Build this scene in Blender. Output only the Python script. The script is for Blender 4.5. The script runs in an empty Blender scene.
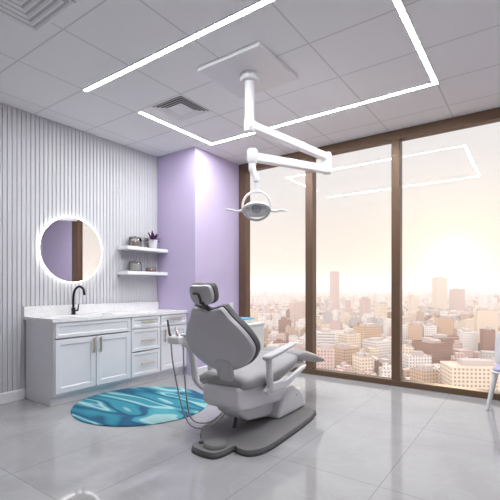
import bpy, bmesh, math, random
from mathutils import Vector as V
random.seed(7)
scene = bpy.context.scene
COL = scene.collection
PI = math.pi

# ------------------------------------------------------------------ materials
MATS = {}


def nodes_of(m):
    m.use_nodes = True
    return m.node_tree.nodes, m.node_tree.links, m.node_tree.nodes['Principled BSDF']


def mat(name, col, rough=0.5, metal=0.0, var=0.04, scale=8.0, bump=0.0, emit=None, strength=0.0, coat=0.0, spec=0.5):
    """Principled material with a gentle procedural noise variation."""
    m = bpy.data.materials.new(name)
    n, l, p = nodes_of(m)
    p.inputs['Roughness'].default_value = rough
    p.inputs['Metallic'].default_value = metal
    p.inputs['Coat Weight'].default_value = coat
    p.inputs['Specular IOR Level'].default_value = spec
    tc = n.new('ShaderNodeTexCoord')
    nz = n.new('ShaderNodeTexNoise')
    nz.inputs['Scale'].default_value = scale
    nz.inputs['Detail'].default_value = 3
    l.new(tc.outputs['Object'], nz.inputs['Vector'])
    rp = n.new('ShaderNodeValToRGB')
    rp.color_ramp.elements[0].position = 0.3
    rp.color_ramp.elements[1].position = 0.7
    rp.color_ramp.elements[0].color = [c * (1 - var) for c in col] + [1]
    rp.color_ramp.elements[1].color = [min(1, c * (1 + var)) for c in col] + [1]
    l.new(nz.outputs['Fac'], rp.inputs['Fac'])
    l.new(rp.outputs['Color'], p.inputs['Base Color'])
    if bump:
        b = n.new('ShaderNodeBump')
        b.inputs['Strength'].default_value = bump
        b.inputs['Distance'].default_value = 0.002
        n2 = n.new('ShaderNodeTexNoise')
        n2.inputs['Scale'].default_value = scale * 30
        l.new(tc.outputs['Object'], n2.inputs['Vector'])
        l.new(n2.outputs['Fac'], b.inputs['Height'])
        l.new(b.outputs['Normal'], p.inputs['Normal'])
    if emit:
        p.inputs['Emission Color'].default_value = list(emit) + [1]
        p.inputs['Emission Strength'].default_value = strength
    MATS[name] = m
    return m


def glass_mat(name, tint=(1, 1, 1), ior=1.5, gain=1.0):
    m = bpy.data.materials.new(name)
    m.use_nodes = True
    n, l = m.node_tree.nodes, m.node_tree.links
    n.remove(n['Principled BSDF'])
    out = n['Material Output']
    tr = n.new('ShaderNodeBsdfTransparent')
    tr.inputs['Color'].default_value = list(tint) + [1]
    gl = n.new('ShaderNodeBsdfGlossy')
    gl.inputs['Roughness'].default_value = 0.0
    fr = n.new('ShaderNodeFresnel')
    fr.inputs['IOR'].default_value = ior
    mu = n.new('ShaderNodeMath')
    mu.operation = 'MULTIPLY'
    mu.use_clamp = True
    mu.inputs[1].default_value = gain
    l.new(fr.outputs[0], mu.inputs[0])
    mx = n.new('ShaderNodeMixShader')
    l.new(mu.outputs[0], mx.inputs[0])
    l.new(tr.outputs[0], mx.inputs[1])
    l.new(gl.outputs[0], mx.inputs[2])
    l.new(mx.outputs[0], out.inputs['Surface'])
    MATS[name] = m
    return m


def grid_lines(n, l, vec, size_x, size_y, off_x, off_y, width):
    """1 on grid lines of the XY plane, 0 elsewhere (world/object metres)."""
    sep = n.new('ShaderNodeSeparateXYZ')
    l.new(vec, sep.inputs[0])
    outs = []
    for ax, size, off in (('X', size_x, off_x), ('Y', size_y, off_y)):
        a = n.new('ShaderNodeMath'); a.operation = 'SUBTRACT'
        l.new(sep.outputs[ax], a.inputs[0]); a.inputs[1].default_value = off - size / 2
        w = n.new('ShaderNodeMath'); w.operation = 'WRAP'
        l.new(a.outputs[0], w.inputs[0]); w.inputs[1].default_value = size; w.inputs[2].default_value = 0
        s = n.new('ShaderNodeMath'); s.operation = 'SUBTRACT'
        l.new(w.outputs[0], s.inputs[0]); s.inputs[1].default_value = size / 2
        b = n.new('ShaderNodeMath'); b.operation = 'ABSOLUTE'
        l.new(s.outputs[0], b.inputs[0])
        c = n.new('ShaderNodeMath'); c.operation = 'LESS_THAN'
        l.new(b.outputs[0], c.inputs[0]); c.inputs[1].default_value = width / 2
        outs.append(c)
    mx = n.new('ShaderNodeMath'); mx.operation = 'MAXIMUM'
    l.new(outs[0].outputs[0], mx.inputs[0]); l.new(outs[1].outputs[0], mx.inputs[1])
    return mx.outputs[0]


def floor_mat():
    m = bpy.data.materials.new('polished_grey_tile')
    n, l, p = nodes_of(m)
    tc = n.new('ShaderNodeTexCoord')
    vec = tc.outputs['Object']
    big = n.new('ShaderNodeTexNoise'); big.inputs['Scale'].default_value = 1.1
    big.inputs['Detail'].default_value = 6; big.inputs['Distortion'].default_value = 1.4
    l.new(vec, big.inputs['Vector'])
    rp = n.new('ShaderNodeValToRGB')
    e = rp.color_ramp.elements
    e[0].position = 0.32; e[0].color = (0.35, 0.35, 0.355, 1)
    e[1].position = 0.68; e[1].color = (0.41, 0.41, 0.418, 1)
    l.new(big.outputs['Fac'], rp.inputs['Fac'])
    # thin pale veins
    vn = n.new('ShaderNodeTexNoise'); vn.inputs['Scale'].default_value = 1.7
    vn.inputs['Detail'].default_value = 8; vn.inputs['Distortion'].default_value = 2.2
    l.new(vec, vn.inputs['Vector'])
    vr = n.new('ShaderNodeValToRGB')
    e = vr.color_ramp.elements
    e[0].position = 0.47; e[0].color = (0, 0, 0, 1)
    e[1].position = 0.53; e[1].color = (0, 0, 0, 1)
    x = vr.color_ramp.elements.new(0.5); x.color = (1, 1, 1, 1)
    l.new(vn.outputs['Fac'], vr.inputs['Fac'])
    m1 = n.new('ShaderNodeMix'); m1.data_type = 'RGBA'
    sc = n.new('ShaderNodeMath'); sc.operation = 'MULTIPLY'; sc.inputs[1].default_value = 0.18
    l.new(vr.outputs['Color'], sc.inputs[0])
    l.new(sc.outputs[0], m1.inputs['Factor'])
    l.new(rp.outputs['Color'], m1.inputs['A']); m1.inputs['B'].default_value = (0.50, 0.50, 0.505, 1)
    g = grid_lines(n, l, vec, 0.66, 1.2, -0.75, 2.40, 0.006)
    m2 = n.new('ShaderNodeMix'); m2.data_type = 'RGBA'
    l.new(g, m2.inputs['Factor'])
    l.new(m1.outputs['Result'], m2.inputs['A']); m2.inputs['B'].default_value = (0.27, 0.27, 0.275, 1)
    l.new(m2.outputs['Result'], p.inputs['Base Color'])
    ro = n.new('ShaderNodeMath'); ro.operation = 'MULTIPLY_ADD'
    l.new(g, ro.inputs[0]); ro.inputs[1].default_value = 0.05; ro.inputs[2].default_value = 0.035
    l.new(ro.outputs[0], p.inputs['Roughness'])
    p.inputs['IOR'].default_value = 1.9
    return m


def ceiling_mat():
    m = bpy.data.materials.new('white_ceiling_tile')
    n, l, p = nodes_of(m)
    tc = n.new('ShaderNodeTexCoord')
    g = grid_lines(n, l, tc.outputs['Object'], 0.70, 0.60, -2.82, 1.60, 0.014)
    nz = n.new('ShaderNodeTexNoise'); nz.inputs['Scale'].default_value = 60
    l.new(tc.outputs['Object'], nz.inputs['Vector'])
    rp = n.new('ShaderNodeValToRGB')
    rp.color_ramp.elements[0].color = (0.85, 0.85, 0.86, 1)
    rp.color_ramp.elements[1].color = (0.89, 0.89, 0.90, 1)
    l.new(nz.outputs['Fac'], rp.inputs['Fac'])
    mx = n.new('ShaderNodeMix'); mx.data_type = 'RGBA'
    l.new(g, mx.inputs['Factor']); l.new(rp.outputs['Color'], mx.inputs['A'])
    mx.inputs['B'].default_value = (0.66, 0.66, 0.67, 1)
    l.new(mx.outputs['Result'], p.inputs['Base Color'])
    p.inputs['Roughness'].default_value = 0.9
    return m


def quartz_mat():
    m = bpy.data.materials.new('white_quartz')
    n, l, p = nodes_of(m)
    tc = n.new('ShaderNodeTexCoord')
    vn = n.new('ShaderNodeTexNoise'); vn.inputs['Scale'].default_value = 5
    vn.inputs['Detail'].default_value = 8; vn.inputs['Distortion'].default_value = 1.5
    l.new(tc.outputs['Object'], vn.inputs['Vector'])
    vr = n.new('ShaderNodeValToRGB')
    e = vr.color_ramp.elements
    e[0].position = 0.47; e[0].color = (0.84, 0.835, 0.84, 1)
    e[1].position = 0.53; e[1].color = (0.82, 0.82, 0.81, 1)
    x = vr.color_ramp.elements.new(0.5); x.color = (0.75, 0.75, 0.77, 1)
    l.new(vn.outputs['Fac'], vr.inputs['Fac'])
    l.new(vr.outputs['Color'], p.inputs['Base Color'])
    p.inputs['Roughness'].default_value = 0.2
    return m


def rug_mat():
    m = bpy.data.materials.new('teal_wave_pile')
    n, l, p = nodes_of(m)
    tc = n.new('ShaderNodeTexCoord')
    mp = n.new('ShaderNodeMapping')
    mp.inputs['Rotation'].default_value = (0, 0, math.radians(-42))
    mp.inputs['Scale'].default_value = (0.8, 3.3, 1)
    mp.inputs['Location'].default_value = (3.1, 1.7, 0)
    l.new(tc.outputs['Object'], mp.inputs['Vector'])
    wv = n.new('ShaderNodeTexNoise'); wv.inputs['Scale'].default_value = 1.15
    wv.inputs['Detail'].default_value = 0.9; wv.inputs['Distortion'].default_value = 0.7
    l.new(mp.outputs[0], wv.inputs['Vector'])
    pp = n.new('ShaderNodeMath'); pp.operation = 'MULTIPLY'; pp.inputs[1].default_value = 2.9
    l.new(wv.outputs['Fac'], pp.inputs[0])
    pg = n.new('ShaderNodeMath'); pg.operation = 'FRACT'; l.new(pp.outputs[0], pg.inputs[0])
    cr = n.new('ShaderNodeValToRGB')
    cr.color_ramp.interpolation = 'LINEAR'
    els = [(0.0, (0.03, 0.25, 0.32)), (0.12, (0.02, 0.19, 0.27)), (0.22, (0.010, 0.08, 0.16)), (0.38, (0.012, 0.10, 0.19)), (0.44, (0.045, 0.28, 0.34)),
           (0.56, (0.07, 0.32, 0.37)), (0.62, (0.36, 0.56, 0.57)), (0.74, (0.24, 0.46, 0.48)), (0.80, (0.03, 0.22, 0.30)), (1.0, (0.03, 0.25, 0.32))]
    ce = cr.color_ramp.elements
    ce[0].position, ce[0].color = els[0][0], els[0][1] + (1,)
    ce[1].position, ce[1].color = els[-1][0], els[-1][1] + (1,)
    for q, c in els[1:-1]:
        x = ce.new(q); x.color = c + (1,)
    l.new(pg.outputs[0], cr.inputs['Fac'])
    l.new(cr.outputs['Color'], p.inputs['Base Color'])
    p.inputs['Roughness'].default_value = 0.95
    b = n.new('ShaderNodeBump'); b.inputs['Strength'].default_value = 0.4; b.inputs['Distance'].default_value = 0.004
    nz = n.new('ShaderNodeTexNoise'); nz.inputs['Scale'].default_value = 300
    l.new(tc.outputs['Object'], nz.inputs['Vector']); l.new(nz.outputs['Fac'], b.inputs['Height'])
    l.new(b.outputs['Normal'], p.inputs['Normal'])
    return m


def facade_mat(name, col, win, roof, fx=3.2, fz=3.3, wx=0.5, wz=0.5):
    """Wall with a regular procedural grid of windows; roofs stay plain."""
    m = bpy.data.materials.new(name)
    n, l, p = nodes_of(m)
    tc = n.new('ShaderNodeTexCoord')
    sp = n.new('ShaderNodeSeparateXYZ'); l.new(tc.outputs['Object'], sp.inputs[0])
    sn = n.new('ShaderNodeSeparateXYZ'); l.new(tc.outputs['Normal'], sn.inputs[0])

    def mth(op, a, b=None, c=None):
        k = n.new('ShaderNodeMath'); k.operation = op
        for i, v in enumerate((a, b, c)):
            if v is None:
                continue
            if isinstance(v, (int, float)):
                k.inputs[i].default_value = v
            else:
                l.new(v, k.inputs[i])
        return k.outputs[0]
    ax = mth('GREATER_THAN', mth('ABSOLUTE', sn.outputs['X']), 0.5)
    u = mth('ADD', mth('MULTIPLY', ax, sp.outputs['Y']), mth('MULTIPLY', mth('SUBTRACT', 1, ax), sp.outputs['X']))
    iu = mth('LESS_THAN', mth('FRACT', mth('DIVIDE', mth('ADD', u, 1000), fx)), wx)
    iz = mth('LESS_THAN', mth('FRACT', mth('DIVIDE', sp.outputs['Z'], fz)), wz)
    up = mth('GREATER_THAN', mth('ABSOLUTE', sn.outputs['Z']), 0.5)
    isw = mth('MULTIPLY', mth('MULTIPLY', iu, iz), mth('SUBTRACT', 1, up))
    m1 = n.new('ShaderNodeMix'); m1.data_type = 'RGBA'
    l.new(isw, m1.inputs['Factor']); m1.inputs['A'].default_value = list(col) + [1]; m1.inputs['B'].default_value = list(win) + [1]
    m2 = n.new('ShaderNodeMix'); m2.data_type = 'RGBA'
    l.new(up, m2.inputs['Factor']); l.new(m1.outputs['Result'], m2.inputs['A']); m2.inputs['B'].default_value = list(roof) + [1]
    l.new(m2.outputs['Result'], p.inputs['Base Color'])
    p.inputs['Roughness'].default_value = 0.7
    MATS[name] = m
    return m


def ground_mat():
    m = bpy.data.materials.new('city_ground')
    n, l, p = nodes_of(m)
    tc = n.new('ShaderNodeTexCoord')
    nz = n.new('ShaderNodeTexNoise'); nz.inputs['Scale'].default_value = 0.012; nz.inputs['Detail'].default_value = 8
    l.new(tc.outputs['Object'], nz.inputs['Vector'])
    rp = n.new('ShaderNodeValToRGB')
    e = rp.color_ramp.elements
    e[0].position = 0.35; e[0].color = (0.14, 0.11, 0.09, 1)
    e[1].position = 0.65; e[1].color = (0.42, 0.34, 0.31, 1)
    l.new(nz.outputs['Fac'], rp.inputs['Fac']); l.new(rp.outputs['Color'], p.inputs['Base Color'])
    p.inputs['Roughness'].default_value = 0.9
    return m


M_floor, M_ceil, M_quartz, M_rug, M_ground = floor_mat(), ceiling_mat(), quartz_mat(), rug_mat(), ground_mat()
M_slat = mat('slat_grey_paint', (0.58, 0.58, 0.605), 0.6, var=0.02)
M_groove = mat('slat_wall_paint', (0.50, 0.50, 0.54), 0.7, var=0.02)
M_purple = mat('lavender_paint', (0.54, 0.465, 0.66), 0.75, var=0.015, scale=3)
M_offwhite = mat('offwhite_paint', (0.72, 0.72, 0.74), 0.8, var=0.02)
M_trim = mat('white_trim_paint', (0.80, 0.80, 0.82), 0.45, var=0.02)
M_cab = mat('white_cabinet_lacquer', (0.75, 0.75, 0.785), 0.35, var=0.015)
M_cabin = mat('cabinet_inside', (0.5, 0.5, 0.52), 0.6)
M_nickel = mat('brushed_warm_nickel', (0.62, 0.56, 0.45), 0.3, metal=1.0, var=0.06, scale=60)
M_black = mat('matte_black_metal', (0.012, 0.012, 0.013), 0.35, metal=0.4)
M_bronze = mat('bronze_aluminium', (0.145, 0.088, 0.056), 0.38, metal=0.35, var=0.06)
M_white = mat('white_enamel', (0.74, 0.74, 0.75), 0.28, var=0.01, coat=0.3)
M_plastic = mat('white_chair_plastic', (0.66, 0.655, 0.675), 0.35, var=0.015)
M_shell = mat('grey_shell_plastic', (0.48, 0.47, 0.495), 0.45, var=0.02)
M_uph = mat('grey_upholstery', (0.30, 0.295, 0.30), 0.55, var=0.05, scale=14, bump=0.15)
M_uphd = mat('charcoal_upholstery', (0.085, 0.082, 0.088), 0.55, var=0.05, scale=14, bump=0.15)
M_armpad = mat('light_grey_arm_pad', (0.50, 0.50, 0.51), 0.5, var=0.03)
M_base = mat('grey_base_plate', (0.20, 0.196, 0.20), 0.6, var=0.04, spec=.3)
M_rubber = mat('dark_rubber', (0.06, 0.06, 0.063), 0.6)
M_hose = mat('grey_silicone_hose', (0.36, 0.36, 0.38), 0.5)
M_steel = mat('brushed_steel', (0.55, 0.55, 0.57), 0.25, metal=1.0, var=0.05, scale=40)
M_led = mat('led_diffuser', (0.9, 0.9, 0.9), 0.5, emit=(0.97, 0.98, 1.0), strength=150.0)
M_ring = mat('mirror_led_ring', (0.9, 0.9, 0.9), 0.5, emit=(1.0, 0.98, 0.93), strength=6.0)
M_vent = mat('white_vent_metal', (0.85, 0.85, 0.86), 0.5)
M_duct = mat('black_duct', (0.015, 0.015, 0.016), 0.9)
M_soil = mat('potting_soil', (0.03, 0.022, 0.016), 0.95, var=0.3, scale=60)
M_leaf = mat('purple_leaf', (0.085, 0.018, 0.10), 0.45, var=0.35, scale=25)
M_pot = mat('white_ceramic', (0.82, 0.82, 0.83), 0.3)
M_cotton = mat('white_cotton', (0.82, 0.80, 0.78), 0.95, var=0.06, scale=50, bump=0.5)
M_brownc = mat('brown_swabs', (0.50, 0.42, 0.38), 0.8, var=0.25, scale=40)
M_pink = mat('pink_beads', (0.55, 0.34, 0.32), 0.7, var=0.2, scale=60)
M_lid = mat('dark_jar_lid', (0.30, 0.28, 0.27), 0.4, metal=0.6)
M_blue = mat('pale_blue_card', (0.16, 0.47, 0.66), 0.6)
M_cart = mat('white_cart_laminate', (0.68, 0.72, 0.70), 0.45)
M_lav = mat('lavender_seat_fabric', (0.50, 0.47, 0.66), 0.8, bump=0.2)
M_lens = mat('lamp_lens', (0.42, 0.42, 0.46), 0.15)
M_mirror = mat('silvered_glass', (0.93, 0.93, 0.94), 0.0, metal=1.0, var=0.0)
G_win = glass_mat('window_glass', (0.97, 0.98, 0.98), 1.52, 1.0)
G_jar = glass_mat('jar_glass', (0.96, 0.97, 0.98), 1.5, 1.6)

# ------------------------------------------------------------------ mesh helpers


class MB:
    def __init__(s):
        s.v = []; s.f = []

    def add(s, vs, fs):
        k = len(s.v)
        s.v += [V(p) for p in vs]
        s.f += [tuple(i + k for i in f) for f in fs]
        return s

    def box(s, a, b):
        x0, y0, z0 = [min(p, q) for p, q in zip(a, b)]; x1, y1, z1 = [max(p, q) for p, q in zip(a, b)]
        return s.add([(x0, y0, z0), (x1, y0, z0), (x1, y1, z0), (x0, y1, z0), (x0, y0, z1), (x1, y0, z1), (x1, y1, z1), (x0, y1, z1)],
                     [(0, 3, 2, 1), (4, 5, 6, 7), (0, 1, 5, 4), (1, 2, 6, 5), (2, 3, 7, 6), (3, 0, 4, 7)])

    def loft(s, rings, cap=True, closed=False):
        n = len(rings[0]); vs = [p for r in rings for p in r]; fs = []
        m = len(rings)
        for i in range(m if closed else m - 1):
            j = (i + 1) % m
            for k in range(n):
                q = (k + 1) % n
                fs.append((i * n + k, i * n + q, j * n + q, j * n + k))
        if cap and not closed:
            fs.append(tuple(reversed(range(n)))); fs.append(tuple((m - 1) * n + k for k in range(n)))
        return s.add(vs, fs)

    def tube(s, path, r, n=12, cap=True):
        path = [V(p) for p in path]
        rs = r if isinstance(r, (list, tuple)) else [r] * len(path)
        rings = []; ref = None
        for i, p in enumerate(path):
            t = (path[min(i + 1, len(path) - 1)] - path[max(i - 1, 0)]).normalized()
            if ref is None:
                ref = V((0, 0, 1)) if abs(t.z) < 0.9 else V((1, 0, 0))
            a = (ref - t * ref.dot(t)).normalized(); b = t.cross(a); ref = a
            rings.append([p + (a * math.cos(2 * PI * k / n) + b * math.sin(2 * PI * k / n)) * rs[i] for k in range(n)])
        return s.loft(rings, cap)

    def torus(s, c, a, b, R, r, n=48, m=10, arc=1.0, R2=None):
        c, a, b = V(c), V(a).normalized(), V(b).normalized(); w = a.cross(b); R2 = R2 or R
        rings = []
        cnt = n if arc >= 1 else n + 1
        for i in range(cnt):
            t = 2 * PI * arc * i / n
            d = a * math.cos(t) * R + b * math.sin(t) * R2
            e = d.normalized()
            rings.append([c + d + (e * math.cos(2 * PI * k / m) + w * math.sin(2 * PI * k / m)) * r for k in range(m)])
        return s.loft(rings, arc < 1, arc >= 1)

    def lathe(s, c, prof, axis=(0, 0, 1), n=32, cap=True):
        c = V(c); w = V(axis).normalized()
        a = (V((1, 0, 0)) if abs(w.x) < 0.9 else V((0, 1, 0))); a = (a - w * a.dot(w)).normalized(); b = w.cross(a)
        rings = [[c + w * h + (a * math.cos(2 * PI * k / n) + b * math.sin(2 * PI * k / n)) * r for k in range(n)] for r, h in prof]
        return s.loft(rings, cap)

    def prism(s, poly, z0, z1):
        return s.loft([[(x, y, z0) for x, y in poly], [(x, y, z1) for x, y in poly]])

    def build(s, name, m, parent=None, smooth=False, bevel=0.0, seg=2, sub=0, at=None, angle=40):
        org = V(at) if at is not None else (ORG.get(parent.name, V((0, 0, 0))) if parent else V((0, 0, 0)))
        me = bpy.data.meshes.new(name)
        me.from_pydata([p - org for p in s.v], [], s.f)
        bm = bmesh.new(); bm.from_mesh(me); bmesh.ops.recalc_face_normals(bm, faces=bm.faces); bm.to_mesh(me); bm.free()
        me.materials.append(m)
        o = bpy.data.objects.new(name, me); COL.objects.link(o)
        ORG[o.name] = org
        if parent:
            o.parent = parent
        else:
            o.location = org
        if bevel:
            b = o.modifiers.new('Bevel', 'BEVEL'); b.width = bevel; b.segments = seg; b.limit_method = 'ANGLE'; b.angle_limit = math.radians(35)
            smooth = True
        if sub:
            b = o.modifiers.new('Subdivision', 'SUBSURF'); b.levels = sub; b.render_levels = sub
        if smooth:
            for p in me.polygons:
                p.use_smooth = True
            try:
                me.set_sharp_from_angle(angle=math.radians(angle))
            except Exception:
                pass
        return o


ORG = {}


def thing(name, label, cat, loc, group=None):
    o = bpy.data.objects.new(name, None); COL.objects.link(o)
    o.location = loc; o.empty_display_size = 0.1
    ORG[o.name] = V(loc)
    return tag(o, label, cat, group)


def tag(o, label, cat, group=None, kind=None):
    o['label'] = label; o['category'] = cat
    if group:
        o['group'] = group
    if kind:
        o['kind'] = kind
    return o


def structure(o, label=None):
    o['kind'] = 'structure'
    if label:
        o['label'] = label
    return o


def curve(pts, n=12):
    """Catmull-Rom through pts (3D)."""
    pts = [V(p) for p in pts]; out = []
    for i in range(len(pts) - 1):
        p0, p1, p2, p3 = pts[max(i - 1, 0)], pts[i], pts[i + 1], pts[min(i + 2, len(pts) - 1)]
        for k in range(n):
            t = k / n
            out.append(0.5 * ((2 * p1) + (p2 - p0) * t + (2 * p0 - 5 * p1 + 4 * p2 - p3) * t * t + (3 * p1 - p0 - 3 * p2 + p3) * t ** 3))
    out.append(pts[-1])
    return out


def closed_curve(pts, n=6):
    out = []; m = len(pts)
    for i in range(m):
        p0, p1, p2, p3 = [V((*pts[(i + k) % m], 0)) for k in (-1, 0, 1, 2)]
        for k in range(n):
            t = k / n
            q = 0.5 * ((2 * p1) + (p2 - p0) * t + (2 * p0 - 5 * p1 + 4 * p2 - p3) * t * t + (3 * p1 - p0 - 3 * p2 + p3) * t ** 3)
            out.append((q.x, q.y))
    return out


def superring(cx, y, zc, w, h, ex=3.5, n=28):
    r = []
    for k in range(n):
        t = 2 * PI * k / n
        c, s_ = math.cos(t), math.sin(t)
        r.append((cx + w * math.copysign(abs(c) ** (2 / ex), c), y, zc + h * math.copysign(abs(s_) ** (2 / ex), s_)))
    return r


def shape_along_y(secs, cx, ex=3.5):
    """secs: (y, zbottom, ztop, halfwidth) -> closed lofted body."""
    return MB().loft([superring(cx, y, (a + b) / 2, w, (b - a) / 2, ex) for y, a, b, w in secs])


def pad(outline, prof, B, S, T, N, curv=0.0):
    """A pad grown from an outline in the (S, T) plane; prof = (scale, offset along N)."""
    cx = sum(p[0] for p in outline) / len(outline); cy = sum(p[1] for p in outline) / len(outline)
    B, S, T, N = V(B), V(S), V(T), V(N)
    rings = []
    for k, off in prof:
        ring = []
        for a, b in outline:
            u = cx + (a - cx) * k; w = cy + (b - cy) * k
            ring.append(B + S * u + T * w + N * (off + curv * u * u))
        rings.append(ring)
    return MB().loft(rings)


# ------------------------------------------------------------------ the setting
XL, YC, XC, YW, H = -4.46, 3.97, -3.72, 4.95, 3.10
XR, YB = 1.70, -1.60

structure(MB().box((XL - .2, YB - .2, -.12), (XR + .2, YW + .14, 0)).build('floor', M_floor))
structure(MB().box((XL - .2, YB - .2, H), (XR + .2, YW + .14, H + .12)).build('ceiling', M_ceil))

# slatted left wall: backing board + vertical battens in one surface pattern
w = MB()
w.box((XL - .2, YB, 0), (XL - .009, YC, H))
y = YB + .01
while y < YC - .04:
    w.box((XL - .009, y, 0.0), (XL, y + .029, H)); y += .0475
structure(w.build('wall_left', M_slat, bevel=0.003, seg=1))
structure(MB().box((XL - .2, YC, 0), (XC, YW + .12, H)).build('wall_column', M_purple))
structure(MB().box((XR, YB, 0), (XR + .2, YW + .12, H)).build('wall_right', M_offwhite))
structure(MB().box((XL, YB - .2, 0), (XR, YB, H)).build('wall_back', M_offwhite))
structure(MB().box((.16, YW, 0), (XR, YW + .12, H)).build('wall_window', M_purple))
bb = MB().loft([[(XL, YB, 0), (XL + .016, YB, 0), (XL + .016, YB, .095), (XL + .006, YB, .11), (XL, YB, .11)],
                [(XL, 2.10, 0), (XL + .016, 2.10, 0), (XL + .016, 2.10, .095), (XL + .006, 2.10, .11), (XL, 2.10, .11)]])
structure(bb.build('baseboard_left', M_trim))
structure(MB().loft([[(XC, YC, 0), (XC + .014, YC, 0), (XC + .014, YC, .09), (XC, YC, .10)],
                     [(XC, YW, 0), (XC + .014, YW, 0), (XC + .014, YW, .09), (XC, YW, .10)]]).build('baseboard_column', M_trim))

# window wall: bronze frame, two mullions, three panes
win = bpy.data.objects.new('window_1', None); COL.objects.link(win); win.location = (-1.8, YW, 0); ORG['window_1'] = V((-1.8, YW, 0))
structure(win)
Y2 = YW + .12
MB().box((XC, YW, 2.985), (.16, Y2, H)).build('head_rail', M_bronze, win, bevel=.004)
MB().box((XC, YW, 0), (.16, Y2, .07)).build('sill_rail', M_bronze, win, bevel=.004)
for a, b in ((XC, -3.585), (-.12, .16)):
    MB().box((a, YW, .07), (b, Y2, 2.985)).build('jamb', M_bronze, win, bevel=.004)
for a, b in ((-2.565, -2.455), (-1.397, -1.297)):
    MB().box((a, YW, .07), (b, Y2, 2.985)).build('mullion', M_bronze, win, bevel=.004)
for a, b in ((-3.585, -2.565), (-2.455, -1.397), (-1.297, -.12)):
    MB().add([(a, YW + .07, .07), (b, YW + .07, .07), (b, YW + .07, 2.985), (a, YW + .07, 2.985)], [(0, 1, 2, 3)]).build('window_pane', G_win, win)

# ------------------------------------------------------------------ ceiling fittings
LEDZ = H - .004
t = thing('led_strip_light', 'white linear light strip running as an open rectangle across the ceiling', 'ceiling light', (-2.1, 3.1, H))
path = [(-3.47, 2.84), (-3.47, 4.02), (-.73, 4.02), (-.73, 2.22), (-3.52, 2.22)]
hw = .018


def ribbon(path, hw, z0, z1):
    L, Rr = [], []
    for i, p in enumerate(path):
        p = V((*p, 0))
        d0 = (p - V((*path[i - 1], 0))).normalized() if i else None
        d1 = (V((*path[i + 1], 0)) - p).normalized() if i < len(path) - 1 else None
        d0 = d0 or d1; d1 = d1 or d0
        n0, n1 = V((-d0.y, d0.x, 0)), V((-d1.y, d1.x, 0))
        o = (n0 + n1) / (1 + n0.dot(n1)) * hw
        L.append(p + o); Rr.append(p - o)
    m = MB(); rings = [[(a.x, a.y, z0), (b.x, b.y, z0), (b.x, b.y, z1), (a.x, a.y, z1)] for a, b in zip(L, Rr)]
    return m.loft(rings)


ribbon(path, hw + .012, H - .004, H - .0005).build('housing', M_white, t)
ribbon(path, hw, H - .0046, H - .0041).build('diffuser', M_led, t)


def vent(name, label, cx, cy, half, dark):
    t = thing(name, label, 'air vent', (cx, cy, H))
    m = MB()
    for k in range(4):                                    # flat outer frame
        a = half; b = half - .012
        c, s_ = math.cos(k * PI / 2), math.sin(k * PI / 2)
        rot = lambda x, y: (cx + x * c - y * s_, cy + x * s_ + y * c)
        q = [rot(-a, -a), rot(a, -a), rot(b, -b), rot(-b, -b)]
        m.loft([[(*p, H - .005) for p in q], [(*p, H - .0007) for p in q]])
    m.build('frame', M_vent, t)
    MB().box((cx - half + .011, cy - half + .011, H - .002), (cx + half - .011, cy + half - .011, H - .0005)).build('duct_opening', M_duct if dark else M_shell, t)
    n = 3 if dark else 5
    step = .034 if dark else .05
    for i in range(n):                                    # each sloping louvre ring
        a = half - .018 - step * i; b = a - (.020 if dark else .03)
        ring = lambda r, z: [(cx - r, cy - r, z), (cx + r, cy - r, z), (cx + r, cy + r, z), (cx - r, cy + r, z)]
        zl, zh = (H - .020, H - .004) if dark else (H - .014, H - .004)
        lip = .004 if dark else .002
        if not dark:
            zl, zh = H - .012, H - .003; lip = .012; b = a - .022
        if dark:
            zl, zh = H - .011, H - .0025; b = a - .020
        MB().loft([ring(a, zl), ring(a, zl + .001), ring(b, zh), ring(b - .002, zh), ring(a - lip, zl + .001), ring(a - lip, zl)], cap=False, closed=True).build('louvre', M_vent, t)
    k = half - .018 - step * n
    if dark:
        MB().box((cx - k, cy - k, H - .009), (cx + k, cy + k, H - .007)).build('centre_panel', M_vent, t)
    return t


vent('air_diffuser', 'square ceiling air diffuser with dark slots near the corner of the light strip', -3.05, 3.035, .225, True)
vent('air_grille', 'pale square air grille in the ceiling above the slatted wall', -2.74, 1.23, .28, False)

# dental operating light hung from a ceiling plate
LX, LY = -2.03, 2.86
t = thing('dental_light', 'white jointed dental operating light hanging from a square ceiling plate', 'dental light', (LX, LY, H))
MB().box((-2.36, 2.545, H - .035), (-1.715, 3.17, H - .0005)).build('ceiling_plate', M_white, t, bevel=.006)
MB().lathe((LX, LY, H - .036), [(.085, 0), (.085, -.04), (.075, -.055), (.05, -.06)]).build('canopy', M_white, t, smooth=True)
MB().lathe((LX, LY, H - .09), [(.041, 0), (.041, -.34), (.046, -.345), (.046, -.43), (.04, -.44)]).build('pole', M_white, t, smooth=True)


def beam(p, q, w, h, taper=1.0):
    p, q = V(p), V(q); d = (q - p).normalized(); s_ = d.cross(V((0, 0, 1))).normalized(); u = s_.cross(d)
    r = lambda c, k: [c - s_ * w * k - u * h * k, c + s_ * w * k - u * h * k, c + s_ * w * k + u * h * k, c - s_ * w * k + u * h * k]
    return MB().loft([r(p, 1), r(q, taper)])


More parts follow.
